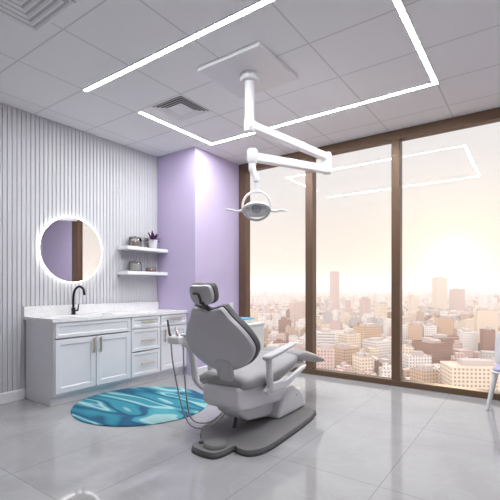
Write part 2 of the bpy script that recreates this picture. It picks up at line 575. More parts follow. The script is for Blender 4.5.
E1 = V((-1.81, 3.99, 2.60))
beam((LX, LY - .04, 2.625), E1 + V((.01, .05, 0)), .036, .036).build('upper_arm', M_white, t, bevel=.008)
MB().lathe((E1.x, E1.y, 2.645), [(.045, 0), (.05, -.01), (.05, -.21), (.045, -.22)], n=28).build('elbow_joint', M_white, t, smooth=True)
E2 = V((-1.985, 2.84, 2.335))
beam(E1 + V((0, -.03, -.135)), E2 + V((0, .02, 0)), .036, .042, .9).build('spring_arm', M_white, t, bevel=.01)
MB().lathe((E2.x, E2.y, E2.z + .065), [(.035, 0), (.047, -.012), (.047, -.10), (.036, -.125)], n=28).build('wrist_joint', M_white, t, smooth=True)
HC = V((-1.955, 2.86, 1.905))                     # centre of lamp head
neck = curve([E2 + V((0, 0, -.05)), E2 + V((.0, 0, -.11)), E2 + V((.03, .015, -.19)), HC + V((.0, .0, .17)), HC + V((0, 0, .115))], 8)
MB().tube(neck, [.033] * 10 + [.028] * 10 + [.02] * (len(neck) - 20), 14).build('neck', M_white, t, smooth=True)
rgt = V((.816, .578, 0)); fwd = V((-.578, .816, 0)); up = V((0, 0, 1))
ax_a = (up * .97 - fwd * .2).normalized()
MB().torus(HC + V((0, 0, -.0)), rgt, ax_a, .122, .0105, 48, 10).build('yoke_ring', M_white, t, smooth=True)
hx = (fwd * -.30 + up * -.95).normalized()
hd = MB()
prof = [(.004, -.05), (.06, -.046), (.105, -.026), (.126, -.004), (.128, .004), (.118, .007), (.10, -.006), (.06, -.022), (.004, -.028)]
hd.lathe(HC + V((0, 0, -.035)), prof, hx, 40)
head = hd.build('lamp_head', M_pot, t, smooth=True)
LC = HC + V((0, 0, -.035))
MB().lathe(LC, [(.044, -.0245), (.040, .004), (.034, .012), (.0005, .014)], hx, 28).build('lens', M_lens, head, smooth=True)
for q in (-1, 1):
    MB().lathe(LC + rgt * (.078 * q), [(.024, -.012), (.022, -.001), (.0005, .001)], hx, 20).build('reflector', M_plastic, head, smooth=True)
for sgn in (-1, 1):
    a = HC + rgt * (.118 * sgn) + up * -.035
    pth = curve([a, a + rgt * (.05 * sgn) + up * -.012, a + rgt * (.09 * sgn) + up * -.002, a + rgt * (.145 * sgn) + up * (.006 if sgn < 0 else -.008)], 6)
    MB().tube(pth, [.013 - .0055 * i / (len(pth) - 1) for i in range(len(pth))], 10).build('handle', M_white, head, smooth=True)

# ------------------------------------------------------------------ vanity
FX = -3.89                                            # plane of carcass fronts
CT = .845                                             # underside of worktop


def front_panel(y0, y1, z0, z1, rail=.055, th=.02, flat=False):
    """Shaker front: raised border, recessed panel, one mesh."""
    x0, x1 = FX, FX + th
    m = MB()
    o = [(y0, z0), (y1, z0), (y1, z1), (y0, z1)]
    i = [(y0 + rail, z0 + rail), (y1 - rail, z0 + rail), (y1 - rail, z1 - rail), (y0 + rail, z1 - rail)]
    j = [(y0 + rail + .006, z0 + rail + .006), (y1 - rail - .006, z0 + rail + .006), (y1 - rail - .006, z1 - rail - .006), (y0 + rail + .006, z1 - rail - .006)]
    vs = [(x0 + .0005, *p) for p in o] + [(x1, *p) for p in o] + [(x1, *p) for p in i] + [(x1 - .010, *p) for p in j]
    fs = [(3, 2, 1, 0)]
    for a, b in ((0, 4), (4, 8), (8, 12)):
        fs += [(a + k, a + (k + 1) % 4, b + (k + 1) % 4, b + k) for k in range(4)]
    fs.append((12, 13, 14, 15))
    return m.add(vs, fs)


def bar_handle(c, axis, length, parent):
    c = V(c); a = V(axis)
    m = MB(); m.tube([c - a * length / 2 + V((.028, 0, 0)), c + a * length / 2 + V((.028, 0, 0))], .0105, 10)
    for s_ in (-1, 1):
        m.tube([c + a * (s_ * length * .36) + V((.0005, 0, 0)), c + a * (s_ * length * .36) + V((.028, 0, 0))], .005, 8)
    return m.build('handle', M_nickel, parent, smooth=True)


def carcass(t, y0, y1, end_left=False):
    m = MB()
    m.box((XL + .004, y0, .10), (FX, y0 + .018, CT)); m.box((XL + .004, y1 - .018, .10), (FX, y1, CT))
    m.box((XL + .004, y0 + .018, .10), (FX, y1 - .018, .118)); m.box((XL + .004, y0 + .018, .118), (XL + .012, y1 - .018, CT))
    m.box((FX - .02, y0 + .018, CT - .03), (FX, y1 - .018, CT)); m.box((FX - .02, y0 + .018, .68), (FX, y1 - .018, .70))
    if end_left:
        m.box((XL + .004, y0, 0), (FX - .055, y0 + .018, .10))
    m.build('body', M_cab, t)
    MB().box((FX - .075, y0 + (.018 if end_left else 0), 0), (FX - .058, y1, .0995)).build('toe_kick', M_cab, t)


t = thing('sink_cabinet', 'white two-door vanity cabinet under the sink at the left end', 'cabinet', (-4.15, 2.57, 0), 'vanity cabinet units')
carcass(t, 2.105, 3.03, True)
front_panel(2.115, 3.022, .682, .835, .034).build('false_drawer_front', M_cab, t, bevel=.002)
d = front_panel(2.115, 2.565, .125, .668).build('door', M_cab, t, bevel=.002); bar_handle((FX + .02, 2.53, .572), (0, 0, 1), .165, d)
d = front_panel(2.573, 3.022, .125, .668).build('door', M_cab, t, bevel=.002); bar_handle((FX + .02, 2.612, .575), (0, 0, 1), .165, d)

t = thing('drawer_cabinet', 'white vanity unit with a stack of three handled drawers, in the middle', 'cabinet', (-4.15, 3.29, 0), 'vanity cabinet units')
carcass(t, 3.032, 3.49)
for z0, z1, hz in ((.70, .835, .775), (.425, .688, .55), (.125, .413, .27)):
    d = front_panel(3.042, 3.48, z0, z1, .035).build('drawer', M_cab, t, bevel=.002); bar_handle((FX + .02, 3.27, hz), (0, 1, 0), .20, d)

t = thing('narrow_cabinet', 'white vanity unit with one drawer over a door, against the purple column', 'cabinet', (-4.15, 3.73, 0), 'vanity cabinet units')
carcass(t, 3.492, 3.968)
d = front_panel(3.502, 3.96, .70, .835, .035).build('drawer', M_cab, t, bevel=.002); bar_handle((FX + .02, 3.73, .775), (0, 1, 0), .20, d)
d = front_panel(3.502, 3.96, .125, .688).build('door', M_cab, t, bevel=.002); bar_handle((FX + .02, 3.55, .575), (0, 0, 1), .165, d)

t = thing('countertop', 'white marbled stone countertop with low backsplash along the slatted wall', 'countertop', (-4.15, 3.0, CT))
m = MB()
x0, x1, y0, y1 = XL + .002, FX + .032, 2.08, 3.968
sx0, sx1, sy0, sy1 = -4.27, -3.99, 2.42, 2.92
for a, b in (((x0, y0), (x1, sy0)), ((x0, sy1), (x1, y1)), ((x0, sy0), (sx0, sy1)), ((sx1, sy0), (x1, sy1))):
    m.box((a[0], a[1], CT + .0005), (b[0], b[1], CT + .036))
slab = m.build('slab', M_quartz, t)
MB().box((x0, y0, CT + .0365), (x0 + .02, y1, CT + .145)).build('backsplash', M_quartz, t, bevel=.002)
CZ = CT + .036
m = MB()
r = lambda k, z: [(sx0 + k, sy0 + k, z), (sx1 - k, sy0 + k, z), (sx1 - k, sy1 - k, z), (sx0 + k, sy1 - k, z)]
m.loft([r(-.02, CT - .006), r(-.02, CT - .0005), r(.002, CT - .0005), r(.004, CT - .10), r(.03, CT - .125)], cap=False)
m.add(r(.03, CT - .125), [(0, 1, 2, 3)])
t = thing('sink', 'white undermount basin set in the countertop below the round mirror', 'sink', ((sx0 + sx1) / 2, 2.67, CT))
m.build('basin', M_pot, t, bevel=.006)
MB().lathe(((sx0 + sx1) / 2, 2.67, CT - .1248), [(.026, 0), (.026, .003), (.018, .004)], n=20).build('drain', M_steel, t, smooth=True)

fx, fy = -4.34, 2.585
t = thing('faucet', 'matte black gooseneck tap standing behind the sink', 'faucet', (fx, fy, CZ))
MB().lathe((fx, fy, CZ + .0002), [(.028, 0), (.028, .006), (.023, .009), (.023, .075), (.018, .08)], n=24).build('base', M_black, t, smooth=True)
pth = curve([(fx, fy, CZ + .07), (fx, fy, CZ + .20), (fx + .012, fy + .01, CZ + .28), (fx + .055, fy + .035, CZ + .325), (fx + .105, fy + .055, CZ + .30), (fx + .118, fy + .063, CZ + .25), (fx + .119, fy + .063, CZ + .225)], 8)
MB().tube(pth, .0135, 14).build('spout', M_black, t, smooth=True)
MB().tube([(fx, fy + .018, CZ + .045), (fx + .005, fy + .055, CZ + .048)], .010, 10).tube([(fx + .005, fy + .052, CZ + .045), (fx + .012, fy + .058, CZ + .12)], [.009, .006], 10).build('lever', M_black, t, smooth=True)

# ------------------------------------------------------------------ mirror
MC = V((XL + .038, 2.622, 1.637)); MR = .38
t = thing('wall_mirror', 'round frameless mirror with a glowing white edge on the slatted wall', 'mirror', MC)
ang = math.radians(-1.75)
mn = V((math.cos(ang), math.sin(ang), 0))
MB().lathe(MC, [(MR - .004, 0), (MR, .001), (MR, .004), (MR - .003, .005)], mn, 96).build('mirror_glass', M_mirror, t)
m = MB().loft([[MC + mn * dx + V((-mn.y, mn.x, 0)) * (math.cos(2 * PI * k / 96) * rr) + V((0, 0, math.sin(2 * PI * k / 96) * rr)) for k in range(96)]
               for dx, rr in ((-.006, MR - .02), (-.006, MR + .008), (.002, MR + .009), (.005, MR + .002), (-.003, MR - .02))], cap=False, closed=True)
m.build('light_ring', M_ring, t, smooth=True)
MB().lathe(V((XL + .0005, MC.y, MC.z)), [(MR - .09, 0), (MR - .09, .02)], (1, 0, 0), 48).build('back_box', M_white, t)

# ------------------------------------------------------------------ shelves and what stands on them
for z, lab in ((1.365, 'lower white floating shelf between slatted wall and purple column'), (1.69, 'upper white floating shelf holding the purple-leaved plant')):
    o = MB().box((XL + .0005, 3.27, z), (XL + .215, YC - .002, z + .045)).build('floating_shelf', M_trim, None, bevel=.003, at=(XL + .1, 3.58, z))
    tag(o, lab, 'shelf', 'floating shelves')
S1, S2 = 1.69 + .0455, 1.365 + .0455


def jar(name, label, x, y, z, r, h, fill, fm, lidm, square=False):
    t = thing(name, label, 'jar', (x, y, z), 'jars on the shelves')
    n = 32
    MB().lathe((x, y, z), [(r * .92, 0), (r, .006), (r, h - .012), (r * .9, h)], n=n).build('glass', G_jar, t, smooth=True)
    MB().lathe((x, y, z), [(r * .85, .007), (r * .9, .02), (r * .9, fill - .01), (r * .6, fill)], n=24).build('contents', fm, t, smooth=True)
    if lidm:
        MB().lathe((x, y, z), [(r * .9, h + .0003), (r * 1.02, h + .002), (r * 1.02, h + .016), (r * .5, h + .02), (r * .12, h + .021), (r * .14, h + .032), (r * .05, h + .036)], n=n).build('lid', lidm, t, smooth=True)
    return t


jar('storage_jar', 'wide glass jar with dark lid and brown contents on the upper shelf', -4.345, 3.47, S1, .082, .115, .085, M_brownc, M_lid)
jar('storage_jar', 'wide glass jar with dark lid full of white cotton on the lower shelf', -4.345, 3.47, S2, .082, .115, .10, M_cotton, M_lid)
jar('low_jar', 'low open glass dish of pinkish beads on the lower shelf', -4.345, 3.74, S2, .072, .06, .05, M_pink, None)

px_, py_ = -4.345, 3.775
t = thing('potted_plant', 'small plant with spiky purple leaves in a white pot on the upper shelf', 'plant', (px_, py_, S1))
MB().lathe((px_, py_, S1), [(.046, 0), (.050, .004), (.064, .118), (.066, .125), (.058, .125), (.056, .105), (.01, .104)], n=32).build('pot', M_pot, t, smooth=True)
MB().lathe((px_, py_, S1 + .1042), [(.055, 0), (.05, .006), (.01, .010)], n=20).build('soil', M_soil, t)
m = MB()
rl = random.Random(3)
for k in range(30):
    a = rl.uniform(0, 2 * PI); el = rl.uniform(.25, 1.3); L = rl.uniform(.11, .175); wd = rl.uniform(.015, .023)
    d = V((math.cos(a) * math.cos(el), math.sin(a) * math.cos(el), math.sin(el))); s_ = V((-math.sin(a), math.cos(a), 0)); nn = s_.cross(d)
    base = V((px_, py_, S1 + .108)) + V((math.cos(a), math.sin(a), 0)) * .015
    rings = []
    for i in range(7):
        u = i / 6; c = base + d * (L * u) + V((0, 0, -.045 * u * u * math.cos(el)))
        ww = wd * (math.sin(PI * min(1, .12 + u * .88)) + .05) ; rings.append([c - s_ * ww, c - nn * .003, c + s_ * ww, c + nn * .0015 * (1 - u)])
    m.loft(rings)
m.build('foliage', M_leaf, t, smooth=True)

# ------------------------------------------------------------------ rug
rc = V((-3.262, 2.70, 0)); RR = .675
o = MB().lathe(rc, [(RR - .004, .0008), (RR, .004), (RR - .002, .009), (RR - .01, .011), (.3, .0112)], n=96).build('round_rug', M_rug, None, smooth=True, at=rc)
tag(o, 'round rug with teal and white wave pattern on the floor before the vanity', 'rug')

# wall outlet on the column, cart and folder in the corner by the window
t = thing('light_switch', 'small white switch plate on the purple column beside the window', 'switch', (XC, 4.76, .90))
MB().box((XC + .0003, 4.715, .83), (XC + .009, 4.805, .965)).build('plate', M_trim, t, bevel=.003)
MB().box((XC + .0092, 4.738, .86), (XC + .016, 4.782, .935)).build('rocker', M_white, t, bevel=.002)

t = thing('side_cabinet', 'low white cabinet in the window corner behind the dental chair', 'cabinet', (-3.42, 4.65, 0))
MB().box((-3.66, 4.48, .06), (-3.19, 4.86, .655)).build('body', M_cart, t, bevel=.004)
MB().box((-3.63, 4.50, 0), (-3.22, 4.84, .0595)).build('plinth', M_rubber, t)
MB().box((-3.67, 4.455, .6555), (-3.18, 4.87, .68)).build('top_board', M_cart, t, bevel=.004)
for z0, z1 in ((.075, .35), (.36, .64)):
    d = MB().box((-3.65, 4.465, z0), (-3.20, 4.4795, z1)).build('drawer', M_cart, t, bevel=.003)
    MB().tube([(-3.50, 4.452, z1 - .06), (-3.35, 4.452, z1 - .06)], .006, 8).tube([(-3.48, 4.4645, z1 - .06), (-3.48, 4.452, z1 - .06)], .004, 8).tube([(-3.37, 4.4645, z1 - .06), (-3.37, 4.452, z1 - .06)], .004, 8).build('handle', M_nickel, d)
t = thing('supply_box', 'white box with a blue lid standing on the low corner cabinet', 'box', (-3.45, 4.66, .6805))
MB().box((-3.58, 4.55, .6808), (-3.32, 4.78, .732)).build('carton', M_cart, t, bevel=.004)
MB().box((-3.585, 4.545, .7322), (-3.315, 4.785, .752)).build('lid', M_blue, t, bevel=.004)

# ------------------------------------------------------------------ dental chair
CX = -2.03
t = thing('dental_chair', 'grey and white dental patient chair on a grey floor plate, facing the window', 'dental chair', (CX, 2.9, 0))
plate = closed_curve([(-1.72, 3.45), (-1.64, 3.35), (-1.60, 3.15), (-1.57, 2.7), (-1.565, 2.42), (-1.62, 2.29), (-1.71, 2.275), (-1.765, 2.295), (-1.775, 2.18), (-1.82, 2.10),
                      (-1.98, 2.10), (-2.05, 2.15), (-2.06, 2.25), (-2.13, 2.33), (-2.21, 2.42), (-2.25, 2.54), (-2.29, 2.8), (-2.32, 3.25), (-2.29, 3.40), (-2.22, 3.46)], 5)
MB().prism(plate, .001, .012).build('plate_rim', M_rubber, t)
pl = [(CX + (x - CX) * .985, 2.9 + (y - 2.9) * .988) for x, y in plate]
bp = MB().prism(pl, .0122, .045).build('base_plate', M_base, t, bevel=.012, seg=3)
MB().lathe((-1.88, 2.215, .0455), [(.085, 0), (.085, .018), (.075, .03), (.03, .034), (.005, .034)], n=36).build('foot_control', M_base, t, smooth=True)
MB().lathe((-2.0, 2.20, .0455), [(.018, 0), (.018, .01), (.01, .013)], n=16).build('foot_button', M_rubber, t, smooth=True)
# rear cover: rounded hump, two cheeks with a slot
hump = [(2.96, .046), (2.995, .16), (3.05, .25), (3.13, .285), (3.24, .287), (3.35, .245), (3.43, .165), (3.47, .046)]


def slab_x(poly, xa, xb):
    return MB().loft([[(xa, y, z) for y, z in poly], [(xb, y, z) for y, z in poly]])


slab_x(hump, -2.16, -1.785).build('base_cover', M_plastic, t, bevel=.03, seg=4)
MB().lathe((-1.7845, 3.27, .20), [(.011, 0), (.011, .003), (.006, .004)], (1, 0, 0), 16).build('pivot_cap', M_armpad, t)
slab_x([(2.46, .30), (2.50, .20), (2.62, .115), (2.90, .075), (3.2, .075), (3.2, .20), (2.9, .24), (2.65, .33)], -2.10, -1.87).build('lift_arm', M_plastic, t, bevel=.02, seg=3)
slab_x([(2.375, .43), (2.375, .30), (2.42, .25), (2.55, .225), (2.75, .215), (3.12, .19), (3.16, .30), (2.9, .37), (2.7, .43)], -2.15, -1.80).build('carriage', M_plastic, t, bevel=.025, seg=4)
slab_x([(2.56, .055), (2.60, .16), (2.62, .16), (2.585, .055)], -1.99, -1.97).build('cable_strap', M_rubber, t)
# seat and leg rest
SX = -2.015
seat = shape_along_y([(2.41, .425, .455, .17), (2.43, .40, .485, .225), (2.48, .385, .505, .25), (2.62, .38, .508, .262), (2.82, .385, .50, .265), (3.0, .405, .515, .26), (3.16, .44, .55, .25), (3.28, .475, .58, .245), (3.31, .49, .575, .23)], SX).build('seat', M_uph, t, smooth=True, sub=1)
shape_along_y([(3.30, .49, .575, .23), (3.33, .485, .595, .242), (3.43, .49, .602, .238), (3.55, .468, .578, .222), (3.75, .42, .522, .20), (3.93, .385, .465, .182), (4.04, .37, .428, .165), (4.075, .38, .405, .13)], SX).build('leg_rest', M_uph, t, smooth=True, sub=1)
shape_along_y([(2.46, .34, .382, .15), (2.5, .32, .386, .19), (2.8, .33, .388, .20), (3.05, .355, .42, .19), (3.3, .41, .485, .165), (3.55, .41, .468, .13), (3.75, .385, .42, .10)], SX, 4).build('seat_frame', M_plastic, t, smooth=True, sub=1)
# back rest
ta = math.radians(-21)
Tb = V((0, math.sin(ta), math.cos(ta))); Nb = V((0, math.cos(ta), -math.sin(ta))); Sb = V((1, 0, 0)); Bb = V((-1.98, 2.505, .405))
half = [(.085, .155), (.225, .215), (.30, .275), (.343, .355), (.332, .43), (.275, .53), (.20, .62), (.162, .68), (.135, .70), (.07, .683)]
outl = closed_curve([(.0, .15)] + half + [(0, .668)] + [(-a, b) for a, b in reversed(half)], 5)
back = pad(outl, [(.02, -.045), (.6, -.045), (.90, -.042), (.955, -.034), (.975, -.015), (.975, -.002), (.02, -.002)], Bb, Sb, Tb, Nb, .22).build('back_shell', M_shell, t, smooth=True)
pad(outl, [(.02, -.0015), (.93, -.0015), (1.0, .004), (1.015, .024), (1.01, .044), (.97, .062), (.85, .073), (.5, .077), (.02, .077)], Bb, Sb, Tb, Nb, .22).build('backrest', M_uphd, t, smooth=True)
st = closed_curve([(-.085, .26), (.085, .26), (.078, .12), (.07, .0), (.075, -.09), (-.075, -.09), (-.07, 0), (-.078, .12)], 5)
pad([(a * .85 + .035, b) for a, b in st], [(.02, -.058), (.85, -.057), (.97, -.05), (1, -.04), (1, -.02), (.02, -.02)], Bb, Sb, Tb, Nb).build('back_post', M_shell, t, smooth=True)
# head rest
hh = [(.05, .737), (.09, .75), (.112, .79), (.112, .85), (.088, .888)]
ho = closed_curve([(0, .73)] + hh + [(0, .888)] + [(-a, b) for a, b in reversed(hh)], 5)
hb = Bb + Nb * .03
tl = math.radians(-16)
th_ = V((0, math.sin(tl), math.cos(tl))); nh = V((0, math.cos(tl), -math.sin(tl)))
hb = Bb + Nb * .0 + Tb * .707 - th_ * .73 + Sb * -.035
hsh = pad(ho, [(.02, -.03), (.7, -.03), (.93, -.026), (.97, -.01), (.97, -.001), (.02, -.001)], hb, Sb, th_, nh, .4).build('headrest_shell', M_shell, t, smooth=True)
pad(ho, [(.02, -.0005), (.94, -.0005), (1.02, .006), (1.05, .024), (1.03, .046), (.9, .062), (.5, .066), (.02, .066)], hb, Sb, th_, nh, .4).build('headrest', M_uphd, t, smooth=True)
P = lambda s_, tt, nn, b=Bb: b + Sb * s_ + Tb * tt + Nb * nn
MB().tube(curve([P(0, .60, -.01), P(0, .655, .0), P(0, .69, -.01), hb + Sb * .01 + th_ * .76 + nh * -.03], 6), .015, 12).build('headrest_post', M_rubber, t, smooth=True)
MB().tube(curve([hb + th_ * .75 + nh * -.037, hb + th_ * .80 + nh * -.04 + Sb * .0, hb + th_ * .828 + nh * -.04 - Sb * .01, hb + th_ * .83 + nh * -.038 - Sb * .055], 6), .009, 8).build('release_lever', M_rubber, t, smooth=True)
# arm rests
for sgn, ax in ((1, -1.70), (-1, -2.32)):
    ins = -sgn
    armp = MB()
    secs = [(2.585, .645, .668, .022), (2.60, .635, .682, .036), (2.68, .645, .685, .041), (2.85, .672, .705, .042), (3.0, .70, .727, .04), (3.09, .716, .738, .035), (3.115, .722, .733, .02)]
    secs = [(2.60 + (p - 2.585) * .92, q - .015, r_ - .015, w_) for p, q, r_, w_ in secs]
    a = shape_along_y(secs, ax, 3).build('arm_pad', M_armpad, t, smooth=True, sub=1)
    pth = curve([(ax, 2.655, .65), (ax, 2.665, .56), (ax - sgn * .005, 2.68, .46), (ax - sgn * .03, 2.74, .385), (ax - sgn * .10, 2.86, .36), (ax - sgn * .16, 2.92, .36)], 6)
    MB().tube(pth, [.027] * 8 + [.029] * (len(pth) - 8), 14).build('arm_support', M_plastic, a, smooth=True)
    slab_x([(2.64, .37), (2.70, .33), (3.0, .34), (3.32, .44), (3.36, .475), (3.28, .468), (3.0, .405), (2.72, .42)], ax - sgn * .055, ax - sgn * .02).build('side_rail', M_plastic, t, bevel=.012, seg=3)

# ------------------------------------------------------------------ instrument holder beside the chair
t = thing('instrument_holder', 'white swing-arm instrument holder with hanging hoses left of the dental chair', 'instrument holder', (-2.5, 2.44, 0))
arm = curve([(-2.21, 2.58, .33), (-2.30, 2.56, .34), (-2.37, 2.53, .42), (-2.375, 2.50, .60), (-2.385, 2.47, .695), (-2.43, 2.44, .72)], 6)
MB().tube(arm, .03, 14).build('swing_arm', M_plastic, t, smooth=True)
MB().box((-2.53, 2.35, .72), (-2.39, 2.50, .785)).build('holder_block', M_white, t, bevel=.014, seg=3)
MB().box((-2.435, 2.41, .7855), (-2.36, 2.55, .805)).build('tray', M_white, t, bevel=.006)
for x, y, l, m_, dx in ((-2.505, 2.375, .15, M_rubber, -.02), (-2.47, 2.42, .09, M_white, -.005), (-2.435, 2.385, .07, M_steel, 0)):
    MB().tube([(x, y, .73), (x, y, .772), (x + dx * .5, y - .01, .81), (x + dx, y - .02, .772 + l)], [.011, .012, .010, .0075], 10).build('handpiece', m_, t, smooth=True)
h1 = curve([(-2.505, 2.375, .73), (-2.49, 2.385, .55), (-2.435, 2.41, .25), (-2.39, 2.425, .11), (-2.32, 2.44, .035), (-2.22, 2.48, .03), (-2.12, 2.56, .09), (-2.09, 2.63, .20)], 8)
MB().tube(h1, .0065, 8).build('hose', M_hose, t, smooth=True)
h2 = curve([(-2.435, 2.45, .73), (-2.43, 2.455, .5), (-2.40, 2.46, .22), (-2.37, 2.47, .10), (-2.30, 2.48, .06), (-2.20, 2.52, .07), (-2.12, 2.58, .14), (-2.10, 2.64, .22)], 8)
MB().tube(h2, .0065, 8).build('hose', M_hose, t, smooth=True)

# ------------------------------------------------------------------ white side chair at the right edge
KX, KY = -.105, 4.66
t = thing('side_chair', 'white plastic chair with lavender seat by the window at the right edge', 'chair', (KX, KY, 0))
SH = .385
pl_ = closed_curve([(-.19, -.17), (.19, -.17), (.205, 0), (.18, .16), (-.18, .16), (-.205, 0)], 6)
pl_ = [(KX + a, KY + b) for a, b in pl_]
MB().prism(pl_, SH - .02, SH).build('seat', M_white, t, bevel=.008)
MB().prism([(KX + (a - KX) * .93, KY + (b - KY) * .93) for a, b in pl_], SH + .0003, SH + .03).build('seat_cushion', M_lav, t, bevel=.012, seg=3)
for sx, sy in ((-1, 1), (1, 1), (-1, -1), (1, -1)):
    MB().tube([(KX + sx * .185, KY + sy * .13, SH - .021), (KX + sx * .25, KY + sy * .165, .001)], [.023, .015], 12).build('leg', M_white, t, smooth=True)
bo = closed_curve([(-.17, .0), (.17, .0), (.205, .14), (.19, .32), (.10, .36), (-.10, .36), (-.19, .32), (-.205, .14)], 6)
tb = math.radians(9)
pad(bo, [(.02, -.012), (.93, -.012), (1, -.004), (1, .006), (.93, .012), (.02, .012)], (KX, KY + .15, SH + .01), (1, 0, 0), (0, math.sin(tb), math.cos(tb)), (0, -math.cos(tb), math.sin(tb)), .5).build('backrest', M_white, t, smooth=True)

# ------------------------------------------------------------------ the city outside
GZ = -90.0
CAM_F = V((-math.sin(math.radians(35.3)), math.cos(math.radians(35.3)), 0)); CAM_R = V((CAM_F.y, -CAM_F.x, 0))
o = MB().add([(-9000, 60, GZ), (9000, 60, GZ), (9000, 12000, GZ), (-9000, 12000, GZ)], [(0, 1, 2, 3)]).build('ground', M_ground)
structure(o)
WINC = (0.20, 0.16, 0.15)
F = {
    'white': facade_mat('white_render', (.74, .71, .69), (.30, .26, .25), (.55, .50, .47)),
    'cream': facade_mat('cream_render', (.70, .60, .49), (.33, .24, .18), (.56, .46, .38)),
    'pink': facade_mat('pinkish_render', (.55, .42, .39), (.27, .18, .17), (.50, .38, .34)),
    'tan': facade_mat('tan_stone', (.50, .36, .26), (.24, .16, .12), (.46, .36, .30)),
    'brown': facade_mat('brown_brick', (.27, .15, .11), (.14, .08, .065), (.24, .13, .10), 2.6, 3.2, .45, .5),
    'grey': facade_mat('grey_concrete', (.46, .43, .43), (.24, .22, .23), (.42, .37, .36)),
    'orange': facade_mat('ochre_render', (.55, .39, .27), (.27, .15, .09), (.38, .24, .17)),
    'band': facade_mat('banded_office', (.66, .62, .60), (.32, .30, .31), (.5, .46, .44), 50, 3.4, 1.1, .5),
}
M_plant = mat('roof_plant_grey', (.45, .40, .38), .8)


def building(name, label, X, Y, w, d, h, rot, colr, group=None, plant=1, parts=False, rnd=random):
    m = MB()
    a, b = w / 2, d / 2; k = min(.6, w * .05); par = min(1.2, h * .06)
    ring = lambda q, z: [(-a + q, -b + q, z), (a - q, -b + q, z), (a - q, b - q, z), (-a + q, b - q, z)]
    m.loft([ring(0, 0), ring(0, h), ring(k, h), ring(k, h - par)], cap=False)
    m.add(ring(k, h - par), [(0, 1, 2, 3)])
    pm = MB()
    for i in range(plant):
        cx, cy = rnd.uniform(-a * .45, a * .45), rnd.uniform(-b * .45, b * .45)
        u, v, hh_ = rnd.uniform(.12, .28) * w, rnd.uniform(.12, .28) * d, rnd.uniform(2, 4.5)
        tgt = pm if parts else m
        tgt.box((cx - u, cy - v, h - par), (cx + u, cy + v, h - par + hh_ + par))
    o = m.build(name, F[colr], None, at=(0, 0, 0))
    if parts and plant:
        pm.build('roof_plant', M_plant, o)
    o.location = (X, Y, GZ + .02); o.rotation_euler = (0, 0, rot)
    tag(o, label, 'building', group)
    return o


PLACED = []


def spot(px, dist):
    p = CAM_F * dist + CAM_R * ((px - 250) / 398 * dist)
    return p.x, p.y


# landmark buildings: bearing, distance, frontage, depth, height
RB = math.radians(35.3)
LAND = [
    # bearing(px), depth m, w, d, h, turn, colour, label
    (474, 336, 46, 26, 26, -.12, 'cream', 'long cream low-rise with rows of windows, right pane, nearest to the sill'),
    (480, 396, 46, 34, 15, -.12, 'brown', 'wide flat brown-roofed block behind the long cream low-rise'),
    (487.5, 500, 14, 14, 38, -.3, 'brown', 'red-brown tower block at far right of the right pane'),
    (486, 585, 27, 20, 57, -.3, 'cream', 'stepped cream tower rising behind the red-brown tower block'),
    (468.5, 525, 18, 18, 33, -.25, 'white', 'plain white tower block beside the red-brown tower'),
    (444, 650, 25, 22, 41, -.3, 'orange', 'ochre twin block standing in the middle of the right pane'),
    (415, 640, 20, 20, 31, -.35, 'orange', 'squat ochre block close to the second mullion'),
    (429.5, 640, 19, 20, 29, -.3, 'white', 'white block standing beside the squat ochre block'),
    (446, 590, 52, 24, 17, .1, 'brown', 'long low brown block before the ochre twin block'),
    (432, 470, 32, 30, 27, .35, 'brown', 'big square brown block in the middle of the right pane'),
    (416, 430, 26, 17, 18, .1, 'white', 'low white stepped block in front of the big brown block'),
    (424, 356, 16, 18, 18, .3, 'tan', 'small tan block near the sill left of the long cream low-rise'),
    (439.5, 1500, 40, 38, 126, 0, 'cream', 'broad hazy tower beneath the sun glow'),
    (457, 1350, 36, 34, 84, 0, 'pink', 'second hazy tower to the right beneath the sun glow'),
    (413, 1250, 22, 24, 62, 0, 'cream', 'hazy slim tower just right of the second mullion'),
    (334.5, 1400, 25, 25, 142, .2, 'pink', 'tallest slim tower on the skyline, middle pane'),
    (325.5, 484, 21, 22, 37, -.1, 'band', 'white office block with dark bands beside the first mullion'),
    (325, 405, 17, 20, 29, -.1, 'pink', 'reddish block below the white banded office block'),
    (345, 437, 22, 22, 26, .5, 'tan', 'tan cube-like block in the middle pane, beside the reddish block'),
    (349, 500, 20, 20, 33, .4, 'cream', 'cream block right behind the tan cube-like block'),
    (367, 576, 30, 24, 35, .35, 'orange', 'ochre block in the centre of the middle pane'),
    (377, 511, 28, 24, 23, .5, 'white', 'low white block below the ochre block, middle pane'),
    (362.5, 390, 13, 16, 24, .25, 'cream', 'small bright cream block near the sill, middle pane'),
    (343, 392, 10, 12, 13, .2, 'white', 'tiny white house low beside the small bright cream block'),
    (381, 900, 20, 20, 54, .2, 'cream', 'cream tower left of the second mullion'),
    (365, 1000, 19, 20, 62, .2, 'pink', 'slender pinkish tower in the centre of the middle pane'),
    (299, 900, 34, 26, 56, .3, 'pink', 'broad pinkish office block left of the first mullion'),
    (253.5, 800, 14, 16, 46, .3, 'cream', 'slim cream tower beside the left jamb, left pane'),
    (262, 760, 12, 14, 36, .3, 'white', 'short white tower right of the slim cream tower, left pane'),
    (290, 520, 60, 18, 14, .05, 'pink', 'long low pinkish range behind the dental chair, left pane'),
    (386, 405, 16, 18, 15, .2, 'brown', 'small brown block low beside the second mullion'),
    (300, 430, 22, 20, 17, .2, 'white', 'low white block above the chair leg rest, left pane'),
]
for i, (px, dist, w_, d_, h_, tr, c_, lab) in enumerate(LAND):
    X, Y = spot(px, dist)
    nm = 'tower_block' if h_ > 50 else 'city_block'
    building(nm, lab, X, Y, w_, d_, h_, RB + tr, c_, 'landmark buildings of the city', 2, True, random.Random(i))
    PLACED.append((X, Y, max(w_, d_) * .62))

